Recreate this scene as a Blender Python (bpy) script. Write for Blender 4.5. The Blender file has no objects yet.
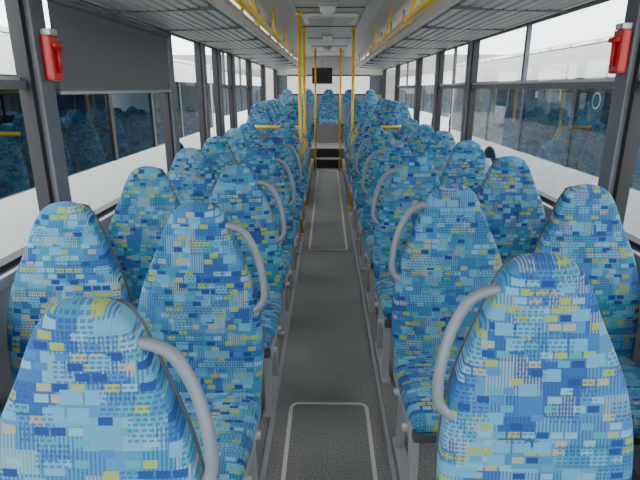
import bpy, math, random
from mathutils import Vector, Matrix
random.seed(3)
C = bpy.context.scene.collection

# ---------------------------------------------------------------- materials
def new_mat(name):
    m = bpy.data.materials.new(name); m.use_nodes = True
    return m, m.node_tree, m.node_tree.nodes['Principled BSDF']
def simple(name, col, rough=0.5, metal=0.0, noise=0.0, nscale=30, bump=0.0):
    m, nt, b = new_mat(name)
    b.inputs['Base Color'].default_value = (*col, 1)
    b.inputs['Roughness'].default_value = rough
    b.inputs['Metallic'].default_value = metal
    if noise or bump:
        tc = nt.nodes.new('ShaderNodeTexCoord')
        n = nt.nodes.new('ShaderNodeTexNoise'); n.inputs['Scale'].default_value = nscale
        n.inputs['Detail'].default_value = 6
        nt.links.new(tc.outputs['Object'], n.inputs['Vector'])
        r = nt.nodes.new('ShaderNodeMapRange')
        r.inputs['From Min'].default_value = .3; r.inputs['From Max'].default_value = .7
        r.inputs['To Min'].default_value = 1-noise; r.inputs['To Max'].default_value = 1+noise
        nt.links.new(n.outputs['Fac'], r.inputs['Value'])
        v = nt.nodes.new('ShaderNodeVectorMath'); v.operation = 'SCALE'
        v.inputs[0].default_value = col
        nt.links.new(r.outputs[0], v.inputs['Scale'])
        nt.links.new(v.outputs[0], b.inputs['Base Color'])
        if bump:
            bp = nt.nodes.new('ShaderNodeBump'); bp.inputs['Strength'].default_value = bump
            bp.inputs['Distance'].default_value = .002
            nt.links.new(n.outputs['Fac'], bp.inputs['Height'])
            nt.links.new(bp.outputs[0], b.inputs['Normal'])
    return m
def srgb(r, g, b):
    f = lambda c: (c/255/12.92) if c/255 <= .04045 else ((c/255+.055)/1.055)**2.4
    return (f(r), f(g), f(b))

def fabric_mat():
    m, nt, b = new_mat('seat_fabric')
    L = nt.links
    def nd(t): return nt.nodes.new(t)
    def vmath(op, a=None, bb=None):
        n = nd('ShaderNodeVectorMath'); n.operation = op
        for i, v in enumerate((a, bb)):
            if v is None: continue
            if isinstance(v, tuple): n.inputs[i].default_value = v
            else: L.new(v, n.inputs[i])
        return n.outputs[0]
    def math_(op, a, bb=None):
        n = nd('ShaderNodeMath'); n.operation = op
        for i, v in enumerate((a, bb)):
            if v is None: continue
            if isinstance(v, (int, float)): n.inputs[i].default_value = v
            else: L.new(v, n.inputs[i])
        return n.outputs[0]
    def sep(v):
        n = nd('ShaderNodeSeparateXYZ'); L.new(v, n.inputs[0]); return n.outputs
    uv = nd('ShaderNodeUVMap').outputs[0]
    oi = nd('ShaderNodeObjectInfo')
    sc = nd('ShaderNodeVectorMath'); sc.operation = 'SCALE'; sc.inputs[0].default_value = (7.3, 5.1, 0)
    L.new(oi.outputs['Random'], sc.inputs['Scale'])
    uv = vmath('ADD', uv, sc.outputs[0])
    def cell(sx, sy, off, stagger=0.0):
        v = vmath('MULTIPLY', uv, (1/sx, 1/sy, 0))
        v = vmath('ADD', v, (off, off*1.7, 0))
        if stagger:
            s = sep(v); row = math_('FLOOR', s[1])
            wn = nd('ShaderNodeTexWhiteNoise'); wn.noise_dimensions = '1D'; L.new(row, wn.inputs['W'])
            x = math_('ADD', s[0], math_('MULTIPLY', wn.outputs['Value'], stagger))
            cb = nd('ShaderNodeCombineXYZ'); L.new(x, cb.inputs[0]); L.new(s[1], cb.inputs[1]); v = cb.outputs[0]
        fl = vmath('FLOOR', v); fr = vmath('FRACTION', v)
        wn = nd('ShaderNodeTexWhiteNoise'); wn.noise_dimensions = '3D'; L.new(fl, wn.inputs['Vector'])
        return wn.outputs['Value'], wn.outputs['Color'], fr
    def ramp(val, cols):
        r = nd('ShaderNodeValToRGB'); r.color_ramp.interpolation = 'CONSTANT'
        e = r.color_ramp.elements
        while len(e) < len(cols): e.new(0.5)
        for i, (p, c) in enumerate(cols):
            e[i].position = p; e[i].color = (*srgb(*c), 1)
        L.new(val, r.inputs[0]); return r.outputs[0]
    def mix(f, a, bb):
        n = nd('ShaderNodeMix'); n.data_type = 'RGBA'
        L.new(f, n.inputs[0])
        for i, v in ((6, a), (7, bb)):
            if isinstance(v, tuple): n.inputs[i].default_value = (*srgb(*v), 1)
            else: L.new(v, n.inputs[i])
        return n.outputs[2]
    v1, c1, f1 = cell(.085, .06, 3.3, 1.0)
    base = ramp(v1, [(0, (72, 128, 170)), (.22, (56, 106, 160)), (.4, (88, 146, 176)), (.56, (58, 130, 160)), (.76, (100, 154, 182)), (.88, (50, 90, 146))])
    # fine weave stripes in some patches
    v3, c3, f3 = cell(.066, .044, 11.2, 1.0)
    u = sep(uv)
    st = math_('GREATER_THAN', math_('SINE', math_('MULTIPLY', u[0], 2*math.pi/.0085)), 0.1)
    st = math_('MULTIPLY', st, math_('GREATER_THAN', v3, .52))
    base = mix(math_('MULTIPLY', st, .65), base, (40, 76, 136))
    st2 = math_('GREATER_THAN', math_('SINE', math_('MULTIPLY', u[0], 2*math.pi/.0075)), 0.2)
    st2 = math_('MULTIPLY', st2, math_('LESS_THAN', v3, .16))
    base = mix(math_('MULTIPLY', st2, .7), base, (160, 165, 145))
    # small bricks
    v2, c2, f2 = cell(.033, .0195, 5.7, 1.0)
    s2 = sep(f2)
    msk = math_('MULTIPLY', math_('MULTIPLY', math_('GREATER_THAN', s2[0], .14), math_('GREATER_THAN', s2[1], .24)), math_('GREATER_THAN', v2, .45))
    cs = sep(c2)
    acc = ramp(cs[1], [(0, (112, 166, 190)), (.16, (62, 116, 172)), (.34, (140, 160, 92)), (.56, (38, 70, 130)), (.74, (68, 148, 164)), (.9, (150, 154, 136))])
    col = mix(msk, base, acc)
    # mid bricks olive / dark
    v4, c4, f4 = cell(.048, .032, 8.9, 1.0)
    s4 = sep(f4)
    m4 = math_('MULTIPLY', math_('MULTIPLY', math_('GREATER_THAN', s4[0], .12), math_('GREATER_THAN', s4[1], .16)), math_('GREATER_THAN', v4, .82))
    acc4 = ramp(sep(c4)[0], [(0, (144, 162, 88)), (.36, (44, 84, 152)), (.7, (92, 154, 186))])
    col = mix(m4, col, acc4)
    # thin dashes, like woven lettering, only inside some patches
    v5, c5, f5 = cell(.014, .0095, 1.9, 1.0)
    v6, c6, f6 = cell(.07, .05, 15.9, 1.0)
    s5 = sep(f5)
    m5 = math_('MULTIPLY', math_('MULTIPLY', math_('GREATER_THAN', s5[0], .3), math_('GREATER_THAN', s5[1], .45)), math_('GREATER_THAN', v6, .6))
    col = mix(math_('MULTIPLY', m5, .6), col, (40, 72, 132))
    L.new(col, b.inputs['Base Color'])
    b.inputs['Roughness'].default_value = .9
    b.inputs['Specular IOR Level'].default_value = .15
    b.inputs['Sheen Weight'].default_value = .05
    nz = nd('ShaderNodeTexNoise'); nz.inputs['Scale'].default_value = 400
    L.new(uv, nz.inputs['Vector'])
    bp = nd('ShaderNodeBump'); bp.inputs['Strength'].default_value = .25; bp.inputs['Distance'].default_value = .001
    L.new(nz.outputs['Fac'], bp.inputs['Height']); L.new(bp.outputs[0], b.inputs['Normal'])
    return m

def glass_mat(name, tint, refl=1.0):
    m = bpy.data.materials.new(name); m.use_nodes = True
    nt = m.node_tree; nt.nodes.clear()
    o = nt.nodes.new('ShaderNodeOutputMaterial'); mx = nt.nodes.new('ShaderNodeMixShader')
    t = nt.nodes.new('ShaderNodeBsdfTransparent'); t.inputs[0].default_value = (*tint, 1)
    g = nt.nodes.new('ShaderNodeBsdfGlossy'); g.inputs['Roughness'].default_value = .01
    lw = nt.nodes.new('ShaderNodeFresnel'); lw.inputs['IOR'].default_value = 1.5
    ml = nt.nodes.new('ShaderNodeMath'); ml.operation = 'MULTIPLY'; ml.inputs[1].default_value = refl
    nt.links.new(lw.outputs[0], ml.inputs[0])
    nt.links.new(ml.outputs[0], mx.inputs[0]); nt.links.new(t.outputs[0], mx.inputs[1]); nt.links.new(g.outputs[0], mx.inputs[2])
    nt.links.new(mx.outputs[0], o.inputs[0])
    return m

FAB = fabric_mat()
SHELL = simple('seat_shell_plastic', srgb(76, 81, 88), .5)
FRAME = simple('seat_frame_grey', srgb(165, 168, 173), .4, .2)
HAND = simple('grab_handle_grey', srgb(118, 125, 136), .35)
YEL = simple('yellow_powder_coat', srgb(250, 200, 10), .3)
CEIL = simple('ceiling_panel', srgb(206, 204, 197), .45, 0, .03, 6)
RACK = simple('rack_slat', srgb(208, 205, 197), .4)
RACKD = simple('rack_dark', srgb(112, 111, 109), .6)
WALLG = simple('wall_grey_laminate', srgb(165, 168, 173), .55, 0, .04, 20)
PILL = simple('pillar_dark', srgb(98, 102, 110), .5, 0, .05, 20)
PILLD = simple('window_rubber', srgb(36, 38, 42), .6)
ALU = simple('aluminium', srgb(180, 182, 186), .4, .4)
RED = simple('red_plastic', srgb(190, 28, 35), .35)
WHITE = simple('white_coachwork', srgb(225, 228, 230), .45, 0, .03, 3)
BLACK = simple('black_plastic', srgb(22, 23, 26), .35)
BLIND = simple('blind_fabric', srgb(112, 113, 117), .8, 0, .06, 80)
MARK = simple('floor_marking', srgb(215, 215, 210), .6, 0, .08, 60)
GLASS = glass_mat('window_glass', (.95, .97, .96), .3)
GLASSD = glass_mat('tinted_glass', (.34, .39, .42), .2)
LAMPM = simple('lamp_diffuser', srgb(238, 238, 232), .3)
STICK = simple('sticker_blue', srgb(40, 110, 140), .5)
STICK2 = simple('sticker_white', srgb(225, 235, 235), .5)
ASPH = simple('asphalt', srgb(175, 175, 174), .9, 0, .12, 4, .3)
BLUEB = simple('blue_coachwork', srgb(70, 110, 160), .4)
BRICK = simple('building_cladding', srgb(150, 150, 145), .8, 0, .1, 2)
FILLGLOW, _nt, _b = new_mat('added_fill_glow')  # emission for the added fill strips, not a fitting of the bus
_b.inputs['Base Color'].default_value = (.9, .9, .9, 1); _b.inputs['Emission Color'].default_value = (1, .97, .92, 1); _b.inputs['Emission Strength'].default_value = 7

def floor_mat():
    m, nt, b = new_mat('floor_vinyl'); L = nt.links
    tc = nt.nodes.new('ShaderNodeTexCoord')
    n = nt.nodes.new('ShaderNodeTexNoise'); n.inputs['Scale'].default_value = 180; n.inputs['Detail'].default_value = 3
    L.new(tc.outputs['Object'], n.inputs['Vector'])
    r = nt.nodes.new('ShaderNodeValToRGB'); e = r.color_ramp.elements
    e[0].position = .38; e[0].color = (*srgb(98, 98, 100), 1)
    e[1].position = .68; e[1].color = (*srgb(168, 167, 166), 1)
    L.new(n.outputs['Fac'], r.inputs[0])
    n2 = nt.nodes.new('ShaderNodeTexNoise'); n2.inputs['Scale'].default_value = 2.5; n2.inputs['Detail'].default_value = 5
    L.new(tc.outputs['Object'], n2.inputs['Vector'])
    mr = nt.nodes.new('ShaderNodeMapRange'); mr.inputs['From Min'].default_value = .3; mr.inputs['From Max'].default_value = .7
    mr.inputs['To Min'].default_value = .85; mr.inputs['To Max'].default_value = 1.12
    L.new(n2.outputs['Fac'], mr.inputs[0])
    v = nt.nodes.new('ShaderNodeVectorMath'); v.operation = 'SCALE'
    L.new(r.outputs[0], v.inputs[0]); L.new(mr.outputs[0], v.inputs['Scale'])
    L.new(v.outputs[0], b.inputs['Base Color']); b.inputs['Roughness'].default_value = .48
    return m
FLOOR = floor_mat()

# ---------------------------------------------------------------- mesh builder
class MB:
    def __init__(s): s.v=[]; s.f=[]; s.m=[]; s.sm=[]; s.uv=[]; s.mats=[]
    def mi(s, mat):
        if mat not in s.mats: s.mats.append(mat)
        return s.mats.index(mat)
    def add(s, vs, fs, mat, smooth=False, uvs=None):
        o = len(s.v); s.v += [tuple(v) for v in vs]
        s.uv += uvs if uvs else [(v[0]+v[1], v[2]) for v in vs]
        mats = mat if isinstance(mat, list) else [mat]*len(fs)
        for f, mm in zip(fs, mats):
            s.f.append([i+o for i in f]); s.m.append(s.mi(mm)); s.sm.append(smooth)
    def box(s, x0, x1, y0, y1, z0, z1, mat, bev=0.0):
        if bev <= 0:
            vs = [(x, y, z) for z in (z0, z1) for y in (y0, y1) for x in (x0, x1)]
            fs = [(0,2,3,1),(4,5,7,6),(0,1,5,4),(2,6,7,3),(0,4,6,2),(1,3,7,5)]
            s.add(vs, fs, mat); return
        import bmesh
        bm = bmesh.new(); bmesh.ops.create_cube(bm, size=1)
        for v in bm.verts:
            v.co = Vector(((x0+x1)/2+v.co.x*(x1-x0), (y0+y1)/2+v.co.y*(y1-y0), (z0+z1)/2+v.co.z*(z1-z0)))
        bmesh.ops.bevel(bm, geom=bm.edges[:], offset=bev, segments=2, affect='EDGES', profile=.6)
        bm.verts.index_update()
        s.add([v.co[:] for v in bm.verts], [[v.index for v in f.verts] for f in bm.faces], mat, False); bm.free()
    def tube(s, pts, r, mat, n=10, closed=False, uvs=False):
        pts = [Vector(p) for p in pts]; rings = []; up = None
        for i, p in enumerate(pts):
            if closed: d = pts[(i+1) % len(pts)]-pts[i-1]
            else: d = pts[min(i+1, len(pts)-1)]-pts[max(i-1, 0)]
            d.normalize()
            if up is None:
                up = d.orthogonal().normalized()
            up = (up-d*up.dot(d)).normalized()
            sd = d.cross(up)
            rings.append([p+up*math.cos(2*math.pi*k/n)*r+sd*math.sin(2*math.pi*k/n)*r for k in range(n)])
        vs = [v for rr in rings for v in rr]; fs = []
        R = len(rings)
        for i in range(R if closed else R-1):
            j = (i+1) % R
            for k in range(n):
                k2 = (k+1) % n
                fs.append((i*n+k, i*n+k2, j*n+k2, j*n+k))
        if not closed:
            fs.append(tuple(range(n))[::-1]); fs.append(tuple((R-1)*n+k for k in range(n)))
        s.add(vs, fs, mat, True)
    def mesh(s, name):
        me = bpy.data.meshes.new(name); me.from_pydata(s.v, [], s.f)
        for m in s.mats: me.materials.append(m)
        for p, mi, sm in zip(me.polygons, s.m, s.sm): p.material_index = mi; p.use_smooth = sm
        ul = me.uv_layers.new(name='UVMap')
        for l in me.loops: ul.data[l.index].uv = s.uv[l.vertex_index]
        me.update(); return me
    def obj(s, name, loc=(0,0,0), parent=None):
        o = bpy.data.objects.new(name, s.mesh(name)); C.objects.link(o); o.location = loc
        if parent: o.parent = parent
        return o
def bez(pts, k=6):
    P = [Vector(p) for p in pts]; out = []
    for i in range(len(P)-1):
        p0 = P[max(i-1, 0)]; p1 = P[i]; p2 = P[i+1]; p3 = P[min(i+2, len(P)-1)]
        for j in range(k):
            t = j/k
            out.append(.5*((2*p1)+(-p0+p2)*t+(2*p0-5*p1+4*p2-p3)*t*t+(-p0+3*p1-3*p2+p3)*t**3))
    out.append(P[-1]); return out
def interp(xs, ys, x):
    if x <= xs[0]: return ys[0]
    for i in range(len(xs)-1):
        if x <= xs[i+1]:
            t = (x-xs[i])/(xs[i+1]-xs[i])
            y0 = ys[max(i-1,0)]; y1 = ys[i]; y2 = ys[i+1]; y3 = ys[min(i+2, len(ys)-1)]
            x0 = xs[max(i-1,0)]; x3 = xs[min(i+2, len(xs)-1)]
            h = xs[i+1]-xs[i]
            m1 = (y2-y0)/max(xs[i+1]-x0, 1e-6)*h; m2 = (y3-y1)/max(x3-xs[i], 1e-6)*h
            return (2*t**3-3*t*t+1)*y1+(t**3-2*t*t+t)*m1+(-2*t**3+3*t*t)*y2+(t**3-t*t)*m2
    return ys[-1]

# ---------------------------------------------------------------- seat
TOP = 1.165; BH = .755
DX = [0, .006, .02, .045, .085, .14, .20, .27, .35, .45, .58, .755]
HW = [.004, .042, .070, .092, .112, .134, .161, .190, .213, .227, .230, .215]
def back_y(d): return -.15*(d/BH) - .012*math.sin(d/BH*math.pi) - .02*max(0, 1-d/.15)
def build_seat(side, legs=True, handle=True):
    """side: +1 = aisle on +x side of the seat."""
    b = MB(); n = 40
    ds = [0, .002, .006, .012, .02, .03, .045, .06, .085, .11, .14, .17, .2, .235, .27, .31, .35, .4, .45, .5, .55, .6, .65, .705, .735, .75, .755]
    vs, uvs, fs, ms = [], [], [], []
    for d in ds:
        hw = interp(DX, HW, d)
        th = .042*min(1, math.sqrt((d+.0005)/.035))
        if d > .705: th *= max(.3, math.sqrt(max(0, 1-((d-.705)/.052)**2)))
        yc = back_y(d); z = TOP-d
        for k in range(n):
            a = 2*math.pi*k/n; c, s_ = math.cos(a), math.sin(a)
            x = hw*math.copysign(abs(c)**(2/3.0), c); y = th*math.copysign(abs(s_)**(2/2.6), s_)
            r = abs(x)/hw if hw else 0
            if s_ < 0: y -= .016*r**4*min(1, d/.1) - .008*math.exp(-((d-.62)/.12)**2)
            vs.append((x, yc+y, z)); uvs.append((x, z-(yc+y)*.3))
    for i in range(len(ds)-1):
        for k in range(n):
            k2 = (k+1) % n
            fs.append((i*n+k, (i+1)*n+k, (i+1)*n+k2, i*n+k2))
            a = 2*math.pi*(k+.5)/n
            ms.append(SHELL if math.sin(a) > .45 and i > 3 else FAB)
    fs.append(tuple(range(n))); ms.append(FAB)
    fs.append(tuple((len(ds)-1)*n+k for k in range(n))[::-1]); ms.append(FAB)
    b.add(vs, fs, ms, True, uvs)
    # plastic shell lip that the cover is tucked into, visible as a thin edge round the back
    pts = []
    for sgn, lst in ((-1, [.70, .6, .5, .42, .35, .28, .2, .14, .09, .055, .03, .016]), (1, [.016, .03, .055, .09, .14, .2, .28, .35, .42, .5, .6, .70])):
        for d in lst: pts.append((sgn*(interp(DX, HW, d)-.010), back_y(d)+.026, TOP-d-.006))
    b.tube(bez(pts, 2), .009, SHELL, 8)
    # cushion
    ts = [0, .01, .03, .06, .12, .2, .28, .34, .38, .41, .43, .442, .448, .45]
    vs, uvs, fs, ms = [], [], [], []
    y0 = -.12
    for t in ts:
        e = min(1, math.sqrt(max(0.02, t/.03))) if t < .03 else 1
        if t > .37: e = max(.12, math.sqrt(max(0, 1-((t-.37)/.081)**2)))
        hw = .222 - .03*(1-e) - .012*max(0, (t-.25)/.2)
        hz = .064*e
        zc = .433 + .012*(t/.45) - .02*(1-e)
        for k in range(n):
            a = 2*math.pi*k/n; c, s_ = math.cos(a), math.sin(a)
            x = hw*math.copysign(abs(c)**(2/4.5), c); z = hz*math.copysign(abs(s_)**(2/3), s_)
            if s_ > 0: z += .012*(abs(x)/hw)**3*e - .008
            vs.append((x, y0-t, zc+z)); uvs.append((x, -t*1.0+.3+(zc+z-.44)*.6))
    for i in range(len(ts)-1):
        for k in range(n):
            k2 = (k+1) % n
            fs.append((i*n+k, i*n+k2, (i+1)*n+k2, (i+1)*n+k)); ms.append(FAB)
    fs.append(tuple(range(n))[::-1]); ms.append(FAB)
    fs.append(tuple((len(ts)-1)*n+k for k in range(n))); ms.append(FAB)
    b.add(vs, fs, ms, True, uvs)
    b.box(-.2, .2, -.53, -.1, .345, .385, SHELL, .012)
    b.box(-.205, -.175, -.5, -.06, .32, .41, FRAME, .006)
    b.box(.175, .205, -.5, -.06, .32, .41, FRAME, .006)
    b.tube([(-.22, -.2, .33), (.22, -.2, .33)], .016, FRAME)
    b.tube([(-.22, -.42, .33), (.22, -.42, .33)], .016, FRAME)
    ax = side*.175
    for (ya, yb) in ((-.18, -.13), (-.42, -.45)):
        b.add([(ax-.016, ya-.026, .345), (ax+.016, ya-.026, .345), (ax+.016, ya+.026, .345), (ax-.016, ya+.026, .345),
               (ax-.016, yb-.02, .0), (ax+.016, yb-.02, .0), (ax+.016, yb+.02, .0), (ax-.016, yb+.02, .0)],
              [(0,1,2,3),(7,6,5,4),(0,4,5,1),(1,5,6,2),(2,6,7,3),(3,7,4,0)], FRAME)
    b.box(ax-.024, ax+.024, -.5, -.08, 0.0, .022, ALU, .004)
    if handle:
        s_ = side
        prof = [(.085, .085), (.13, .082), (.170, .105), (.205, .165), (.228, .235), (.238, .30), (.234, .345), (.205, .375), (.17, .38)]
        pts = [(s_*x, back_y(d)-.03 - (.012 if 0 < i < 8 else 0)+.02, TOP-d) for i, (x, d) in enumerate(prof)]
        b.tube(bez(pts, 5), .0135, HAND, 12)
    return b
mesh_R_aisle = build_seat(-1).mesh('seat_aisle_a')
mesh_L_aisle = build_seat(1).mesh('seat_aisle_b')
mesh_win = build_seat(1, handle=False).mesh('seat_window')
mesh_winR = build_seat(-1, handle=False).mesh('seat_window_b')
def seat(me, x, y, z=0, parent=None, rz=0):
    o = bpy.data.objects.new('bus_seat', me); C.objects.link(o)
    o.location = (x, y, z); o.rotation_euler = (0, 0, rz+random.uniform(-.008, .008))
    if parent: o.parent = parent
    return o

XL, XR = -1.20, 1.31
YF, YB = -2.0, 12.4
CZ = 2.26
POD = .2
left_rows = [.90+.845*i for i in range(7)]
right_rows = [1.12+.87*i for i in range(7)]
for y in left_rows:
    seat(mesh_L_aisle, -.46, y); seat(mesh_win, -.93, y)
for y in right_rows:
    seat(mesh_R_aisle, .50, y, .022); seat(mesh_winR, 1.03, y, .022)
for y in (7.35, 8.1, 8.85, 9.6):
    seat(mesh_L_aisle, -.50, y, POD); seat(mesh_win, -.96, y, POD)
    seat(mesh_R_aisle, .52, y, POD); seat(mesh_winR, 1.03, y, POD)
for x in (-.92, -.45, .03, .51, .99):
    seat(mesh_win, x, 12.05, .36)

# ---------------------------------------------------------------- floor
b = MB()
b.box(XL, XR, YF, YB, -.08, 0, FLOOR)
b.box(.29, XR-.06, .2, 6.35, 0, .022, FLOOR, .004)   # slightly raised plinth under the right-hand seats
b.obj('floor')
b = MB()
for x0, x1 in ((XL+.06, -.27), (.30, XR-.06)):
    b.box(x0, x1, 6.76, 10.05, 0.0, POD, FLOOR, .01)
    b.box(x0, x1, 6.75, 6.762, 0.0, POD, WALLG)
b.obj('floor_podium')
b = MB()
b.box(XL+.06, XR-.06, 10.4, YB-.02, 0, .36, FLOOR)
b.box(-.26, .29, 10.1, 10.42, 0, .18, FLOOR)
b.box(-.26, .29, 10.09, 10.13, .17, .19, ALU); b.box(-.26, .29, 10.39, 10.43, .35, .37, ALU)
b.box(-.26, .29, 10.095, 10.1, 0, .17, BLACK)
b.box(-.26, .29, 10.395, 10.4, .18, .35, BLACK)
b.box(-.22, .26, 11.45, 11.5, .36, .78, RACKD)
b.obj('rear_step')
def rrect(b, x0, x1, y0, y1, r, w, z, mat):
    def loop(o):
        pts = []
        for cx, cy, a0 in ((x1-r, y1-r, 0), (x0+r, y1-r, 90), (x0+r, y0+r, 180), (x1-r, y0+r, 270)):
            for k in range(7):
                a = math.radians(a0+15*k); rr = r-o
                pts.append((cx+rr*math.cos(a), cy+rr*math.sin(a), z))
        return pts
    A, B = loop(0), loop(w); n = len(A)
    b.add(A+B, [(i, (i+1) % n, n+(i+1) % n, n+i) for i in range(n)], mat)
b = MB()
rrect(b, -.185, .215, .5, 2.22, .05, .018, .003, MARK)
rrect(b, -.185, .215, 4.75, 9.8, .05, .024, .003, MARK)
b.obj('floor_hatch_marking')
b = MB()
b.box(-.272, -.250, -.5, 5.2, 0, .010, ALU)
b.box(.275, .29, .2, 6.3, 0, .026, ALU)
b.obj('seat_track')

# ---------------------------------------------------------------- walls & windows
SILL, WT = .90, 1.975
def side_wall(name, x, s, pillars, wide):
    """s=+1 wall is on +x side"""
    b = MB()
    xo = x+s*.06
    a, c = min(x, xo), max(x, xo)
    b.box(a, c, YF, YB, -.1, SILL-.03, WALLG)
    b.box(a-.0, c, YF, YB, SILL-.03, SILL, PILL)
    b.box(min(x, x-s*.05), max(x, x-s*.05), YF, YB, .12, .2, FRAME, .01)
    b.box(min(x, x-s*.03), max(x, x-s*.03), YF, YB, SILL-.06, SILL-.005, FRAME, .01)
    b.box(a, c, YF, YB, WT, CZ, CEIL)
    for y in pillars:
        w = wide
        b.box(min(x-s*.02, xo), max(x-s*.02, xo), y-w/2, y+w/2, SILL-.02, WT+.02, PILL, .008)
        b.box(min(x+s*.005, xo), max(x+s*.005, xo), y-w/2-.03, y-w/2+.001, SILL, WT, PILLD)
        b.box(min(x+s*.005, xo), max(x+s*.005, xo), y+w/2-.001, y+w/2+.03, SILL, WT, PILLD)
    b.box(a+.005, c, YF, YB, SILL-.001, SILL+.02, PILLD)
    b.box(a+.005, c, YF, YB, WT-.02, WT+.001, PILLD)
    b.obj(name)
pil_L = [-1.9, .35, 2.2, 4.0, 5.1, 5.85, 6.7, 8.2, 10.0, 12.3]
pil_R = [-1.9, -.1, 2.33, 4.9, 6.3, 7.7, 10.0, 12.3]
side_wall('wall_left', XL, -1, pil_L, .11)
side_wall('wall_right', XR, 1, pil_R, .10)
def windows(x, s, pil, w, hop, k0):
    k = k0
    for i in range(len(pil)-1):
        y0, y1 = pil[i]+w/2, pil[i+1]-w/2
        b = MB(); xc = x+s*.035
        b.add([(xc, y0, SILL), (xc, y1, SILL), (xc, y1, WT), (xc, y0, WT)], [(0, 1, 2, 3)], GLASS)
        if i in hop:
            b.box(xc-.015, xc+.012, y0, y1, 1.545, 1.58, PILL)
            b.box(xc-.02, xc-.012, y0+.02, y1-.02, 1.58, 1.595, ALU)
            ym = (y0+y1)/2
            b.box(xc-.015, xc+.012, ym-.018, ym+.018, 1.58, WT, PILL)
        b.obj('window_%d' % k); k += 1
    return k
k = windows(XL, -1, pil_L, .11, (1, 2, 5, 6), 1)
k = windows(XR, 1, pil_R, .10, (1, 2, 3, 5), k)
# rear wall
b = MB()
b.box(XL, XR, YB, YB+.08, -.1, 1.40, WALLG); b.box(XL, XR, YB, YB+.08, 1.84, CZ, CEIL)
b.box(XL, -.95, YB, YB+.08, 1.40, 1.84, PILL); b.box(1.0, XR, YB, YB+.08, 1.40, 1.84, PILL)
b.box(-.95, 1.0, YB-.01, YB+.05, 1.39, 1.42, PILLD); b.box(-.95, 1.0, YB-.01, YB+.05, 1.82, 1.85, PILLD)
b.obj('wall_rear')
b = MB(); b.add([(-.95, YB+.04, 1.4), (1.0, YB+.04, 1.4), (1.0, YB+.04, 1.84), (-.95, YB+.04, 1.84)], [(0,1,2,3)], GLASS); b.obj('window_%d' % k); k += 1
# front wall with windscreen behind the camera
b = MB()
b.box(XL, XR, YF-.08, YF, -.1, .7, WALLG); b.box(XL, XR, YF-.08, YF, 2.05, CZ, CEIL)
b.box(XL, XL+.1, YF-.08, YF, .7, 2.05, PILL); b.box(XR-.1, XR, YF-.08, YF, .7, 2.05, PILL)
b.obj('wall_front')
b = MB(); b.add([(XL+.1, YF-.04, .7), (XR-.1, YF-.04, .7), (XR-.1, YF-.04, 2.05), (XL+.1, YF-.04, 2.05)], [(0,1,2,3)], GLASS); b.obj('window_%d' % k)

# ---------------------------------------------------------------- ceiling
b = MB()
prof = [(XL, 2.02), (XL+.06, 2.12), (XL+.2, 2.18), (-.55, 2.2), (-.42, 2.24), (-.3, 2.255), (.35, 2.255), (.47, 2.24), (.62, 2.2), (XR-.2, 2.18), (XR-.06, 2.12), (XR, 2.02)]
n = len(prof); vs = [(x, y, z) for y in (YF, YB) for x, z in prof] + [(x, y, z+.06) for y in (YF, YB) for x, z in prof]
fs = [(i, i+1, n+i+1, n+i) for i in range(n-1)] + [(2*n+i+1, 2*n+i, 3*n+i, 3*n+i+1) for i in range(n-1)]
b.add(vs, fs, CEIL)
b.obj('ceiling')
b = MB()
for y in [0.6+1.45*i for i in range(9)]:
    b.box(-.30, .35, y, y+.014, 2.244, 2.254, RACKD)
for x in (-.30, .35):
    b.box(x-.01, x+.01, YF, YB, 2.24, 2.254, ALU)
b.obj('trim_1')
b = MB(); b.box(-.25, .30, 5.3, 6.0, 2.22, 2.25, LAMPM, .02); b.box(-.2, .25, 5.36, 5.94, 2.205, 2.225, CEIL, .01); b.obj('roof_hatch')
def lathe(b, prof, mat, n=24, cx=0, cy=0):
    vs = [(cx+r*math.cos(2*math.pi*k/n), cy+r*math.sin(2*math.pi*k/n), z) for r, z in prof for k in range(n)]
    fs = [(i*n+k, i*n+(k+1) % n, (i+1)*n+(k+1) % n, (i+1)*n+k) for i in range(len(prof)-1) for k in range(n)]
    b.add(vs, fs, mat, True)
for y in (4.75, 7.4, 9.6):
    b = MB(); lathe(b, [(.085, 0), (.085, -.02), (.07, -.03)], ALU); lathe(b, [(.07, -.028), (.062, -.07), (.04, -.09), (.001, -.098)], LAMPM)
    b.obj('ceiling_lamp', (.0, y, 2.253))
# added glowing fill strips, hidden above the racks to brighten the cabin
for x in (-.80, .87):
    b = MB(); y = -1.7
    while y < 11.6:
        b.box(x-.035, x+.035, y, y+1.25, 2.125, 2.142, FILLGLOW, .006)
        b.box(x-.042, x+.042, y-.06, y+.005, 2.120, 2.148, ALU); b.box(x-.042, x+.042, y+1.245, y+1.3, 2.120, 2.148, ALU)
        b.box(x-.01, x+.01, y+.3, y+.32, 2.14, 2.19, ALU); b.box(x-.01, x+.01, y+.9, y+.92, 2.14, 2.19, ALU)
        y += 1.45
    b.obj('added_fill_strip')
b = MB(); b.box(-.2, .2, -.05, .05, -.3, 0, BLACK, .015); b.box(-.17, .17, -.056, -.05, -.27, -.04, PILLD); b.box(-.03, .03, -.02, .02, 0, .22, ALU)
b.obj('ceiling_monitor', (-.10, 10.3, 1.93))

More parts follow.
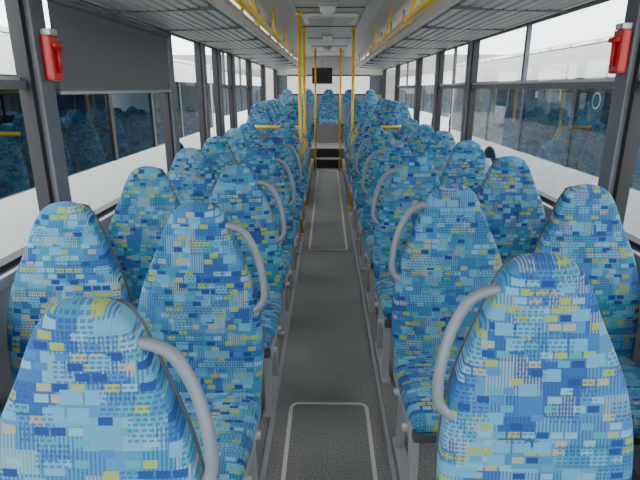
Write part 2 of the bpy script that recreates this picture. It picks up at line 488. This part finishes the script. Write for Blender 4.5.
# ---------------------------------------------------------------- luggage racks
def rack(name, s, xin, xout):
    b = MB(); y0, y1 = .2, 11.9
    zin, zout = 1.975, 1.955
    ns = 9
    w = (abs(xout-xin)-.06)/ns
    for i in range(ns):
        t = (i+.5)/ns
        x = xin+s*(.03+w*(i+.5)); z = zin+(zout-zin)*t - .012*math.sin(math.pi*t)
        b.box(x-w*.42, x+w*.42, y0, y1, z-.006, z+.016, RACK, .006)
    b.add([(xin, y0, zin+.03), (xin, y1, zin+.03), (xout, y1, zout+.03), (xout, y0, zout+.03)], [(0, 1, 2, 3)], PILLD)
    lip = [(xin, zin-.012), (xin-s*.028, zin-.01), (xin-s*.042, zin+.02), (xin-s*.034, zin+.06), (xin-s*.01, zin+.075), (xin+s*.006, zin+.06)]
    n = len(lip); vs = [(x, y, z) for y in (y0, y1) for x, z in lip]
    b.add(vs, [(i, (i+1) % n, n+(i+1) % n, n+i) for i in range(n)]+[tuple(range(n)), tuple(n+i for i in range(n))[::-1]], RACK, False)
    b.box(min(xout, xout-s*.03), max(xout, xout-s*.03), y0, y1, zout-.01, zout+.03, RACK)
    y = y0
    while y < y1:
        vs = [(xin, y, zin-.020), (xin, y+.035, zin-.020), (xout, y+.035, zout-.018), (xout, y, zout-.018),
              (xin, y, zin+.02), (xin, y+.035, zin+.02), (xout, y+.035, zout+.02), (xout, y, zout+.02)]
        b.add(vs, [(0,1,2,3),(7,6,5,4),(0,4,5,1),(1,5,6,2),(2,6,7,3),(3,7,4,0)], RACKD)
        b.tube([(xin, y+.017, zin+.06), (xin, y+.017, 2.2)], .011, ALU)
        y += .9
    b.obj(name)
rack('luggage_rack', -1, -.60, -1.15)
rack('luggage_rack', 1, .66, 1.26)

# ---------------------------------------------------------------- yellow rails/poles
def rail(s, x):
    b = MB()
    b.tube([(x, .3, 1.96), (x, 6.2, 1.96)], .019, YEL, 12)
    y = .6
    while y < 6.3:
        b.tube([(x, y, 1.96), (x+s*.04, y, 2.06), (x+s*.05, y, 2.24)], .011, YEL)
        b.box(x-.024, x+.024, y-.03, y+.03, 1.936, 1.984, YEL, .008)
        y += 1.4
    b.obj('ceiling_grab_rail')
rail(-1, -.43); rail(1, .50)
def pole(x, y, z0=0.0, zt=2.25):
    b = MB(); b.tube([(0, 0, z0), (0, 0, zt)], .0175, YEL, 14)
    lathe(b, [(.036, z0), (.036, z0+.012), (.02, z0+.03)], YEL); lathe(b, [(.02, zt-.03), (.036, zt-.012), (.036, zt)], YEL)
    b.obj('grab_pole', (x, y, 0))
pole(-.275, 5.27); pole(-.29, 6.6); pole(.32, 6.55); pole(.25, 9.9, 0)
pole(-.225, 9.9, 0)
for x0, x1 in ((-1.12, -.33), (.36, 1.23)):
    b = MB()
    b.tube([(x0, 0, 1.06), (x1, 0, 1.06)], .021, YEL, 12)
    b.tube([(x0+.03, 0, 0), (x0+.03, 0, 1.06)], .016, YEL); b.tube([(x1-.03, 0, 0), (x1-.03, 0, 1.06)], .016, YEL)
    b.box(x0+.05, x1-.05, -.006, .006, .12, .98, RACKD, .003)
    b.obj('partition_screen', (0, 6.70, 0))

# ---------------------------------------------------------------- small fittings
def hammer(x, y, z, s):
    b = MB()
    b.box(-.020, .020, -.04, .04, -.09, .09, RED, .01)
    b.tube([(-s*.027, 0, -.06), (-s*.031, 0, .045)], .009, RED)
    b.tube([(-s*.031, -.032, .05), (-s*.031, .032, .05)], .012, RED)
    b.box(-.022, .022, -.028, .028, .09, .115, ALU, .004)
    b.obj('emergency_hammer', (x, y, z))
hammer(XL+.042, 2.22, 1.67, -1)
hammer(XR-.042, 2.33, 1.70, 1)
b = MB(); b.box(XL+.012, XL+.02, 2.3, 3.92, 1.53, 1.92, BLIND); b.tube([(XL+.022, 2.28, 1.92), (XL+.022, 3.94, 1.92)], .018, PILL); b.tube([(XL+.016, 2.3, 1.53), (XL+.016, 3.92, 1.53)], .009, ALU)
b.obj('window_blind')
def disc(name, x, y, z, r, m1, m2):
    b = MB()
    for rr, dx, mm in ((r, 0, m1), (r*.75, -.0015, m2), (r*.6, -.003, m1)):
        b.add([(dx, rr*math.cos(t*math.pi/12), rr*math.sin(t*math.pi/12)) for t in range(24)], [tuple(range(24))], mm)
    b.obj(name, (x, y, z))
disc('window_sticker', XR+.030, 2.60, 1.49, .055, STICK, STICK2)
b = MB(); b.box(-.001, .001, -.03, .03, -.05, .05, STICK); b.box(-.002, -.0012, -.022, .022, .0, .04, STICK2); b.obj('window_sticker', (XR+.031, 3.35, 1.49))

# ---------------------------------------------------------------- outside
b = MB(); b.add([(-60, -40, -.36), (60, -40, -.36), (60, 80, -.36), (-60, 80, -.36)], [(0, 1, 2, 3)], ASPH); b.obj('ground')
def wheel(b, x, y, r=.48):
    n = 28
    for (rr, mm, dx) in ((r, BLACK, .12), (.28, ALU, .135)):
        vs = [(x+sx*dx, y+rr*math.cos(2*math.pi*k/n), .12+rr*math.sin(2*math.pi*k/n)) for sx in (-1, 1) for k in range(n)]
        b.add(vs, [(k, (k+1) % n, n+(k+1) % n, n+k) for k in range(n)]+[tuple(range(n)), tuple(n+k for k in range(n))[::-1]], mm)
def parked_bus(x_near, s, y0, y1, seats=True, body=WHITE, top=2.0, sill=.66):
    root = bpy.data.objects.new('parked_bus', None); C.objects.link(root)
    x_far = x_near+s*2.5; a, c = min(x_near, x_far), max(x_near, x_far)
    b = MB()
    for xx in (x_near, x_far):
        d = s*.05 if xx == x_near else -s*.05
        l, r = min(xx, xx+d), max(xx, xx+d)
        b.box(l, r, y0, y1, -.15, sill, body); b.box(l, r, y0, y1, 1.66, top, body)
        y = y0
        while y < y1:
            b.box(l+.004, r-.004, y, y+.09, sill, 1.66, BLACK); y += 1.55
        b.box(l, r, y1-.1, y1, sill, 1.66, body)
    b.box(a, c, y0, y0+.06, -.15, .8, body); b.box(a, c, y0, y0+.06, 1.7, top, body)
    b.box(a, c, y1-.06, y1, -.15, top, body)
    b.box(a+.02, c-.02, y0, y1, -.1, 0, FLOOR)
    b.box(a, c, y0, y1, top-.03, top+.05, body, .02)
    b.obj('body', parent=root)
    b = MB()
    for xx in (x_near+s*.01, x_far-s*.01):
        b.add([(xx, y0, sill), (xx, y1, sill), (xx, y1, 1.66), (xx, y0, 1.66)], [(0,1,2,3)], GLASSD)
    b.obj('glazing', parent=root)
    b = MB()
    for y in (y0+2.4, y1-3): 
        for xx in (x_near+s*.12, x_far-s*.12): wheel(b, xx, y)
    b.obj('wheels', parent=root)
    if seats:
        y = y0+1.2; i = 0
        while y < y1-.6:
            for xx in (.35, .85, 1.65, 2.15):
                o = seat(mesh_win if i % 2 else mesh_winR, x_near+s*xx, y, 0, root); o.name = 'seat'
            y += .84; i += 1
        b = MB()
        b.tube([(x_near+s*1.1, y0+.5, 1.5), (x_near+s*1.1, y1-.5, 1.5)], .02, YEL)
        for y in (y0+3, y0+5.6, y0+8): b.tube([(x_near+s*1.1, y, 0), (x_near+s*1.1, y, 1.95)], .02, YEL)
        b.tube([(x_near+s*.1, y0+4.4, 1.15), (x_near+s*1.1, y0+4.4, 1.15)], .02, YEL)
        b.obj('poles', parent=root)
    return root
parked_bus(-2.7, -1, .2, 12.2)
parked_bus(2.8, 1, -.3, 11.7)
parked_bus(-8.5, -1, 8, 20, False, BLUEB, 2.4)
parked_bus(9.0, 1, 6, 18, False, BLUEB, 2.4)
parked_bus(12.5, 1, 2, 14, False, WHITE, 2.5)
parked_bus(-3.4, -1, 16, 28, False)
parked_bus(3.8, 1, 16, 28, False)
b = MB(); b.box(-30, 30, 44, 54, -.36, 4.2, BRICK, .05)
for i in range(9): b.box(-28+6.4*i, -24.5+6.4*i, 43.9, 44, .2, 3.0, RACKD)
b.obj('depot_building')

# ---------------------------------------------------------------- light
w = bpy.data.worlds.new('World'); bpy.context.scene.world = w; w.use_nodes = True
bg = w.node_tree.nodes['Background']
tc = w.node_tree.nodes.new('ShaderNodeTexCoord'); gr = w.node_tree.nodes.new('ShaderNodeSeparateXYZ')
rp = w.node_tree.nodes.new('ShaderNodeValToRGB')
w.node_tree.links.new(tc.outputs['Generated'], gr.inputs[0]); w.node_tree.links.new(gr.outputs[2], rp.inputs[0]); w.node_tree.links.new(rp.outputs[0], bg.inputs[0])
rp.color_ramp.elements[0].color = (.92, .95, 1, 1); rp.color_ramp.elements[1].color = (1, .99, .97, 1)
bg.inputs[1].default_value = 6.2

# ---------------------------------------------------------------- camera
cam = bpy.data.cameras.new('Camera'); co = bpy.data.objects.new('Camera', cam); C.objects.link(co)
cam.sensor_width = 36; cam.lens = 500*36/640
cam.clip_start = .02
co.location = (0, 0, 1.55)
co.rotation_euler = (math.radians(90-16.9), 0, math.radians(.8))
bpy.context.scene.camera = co
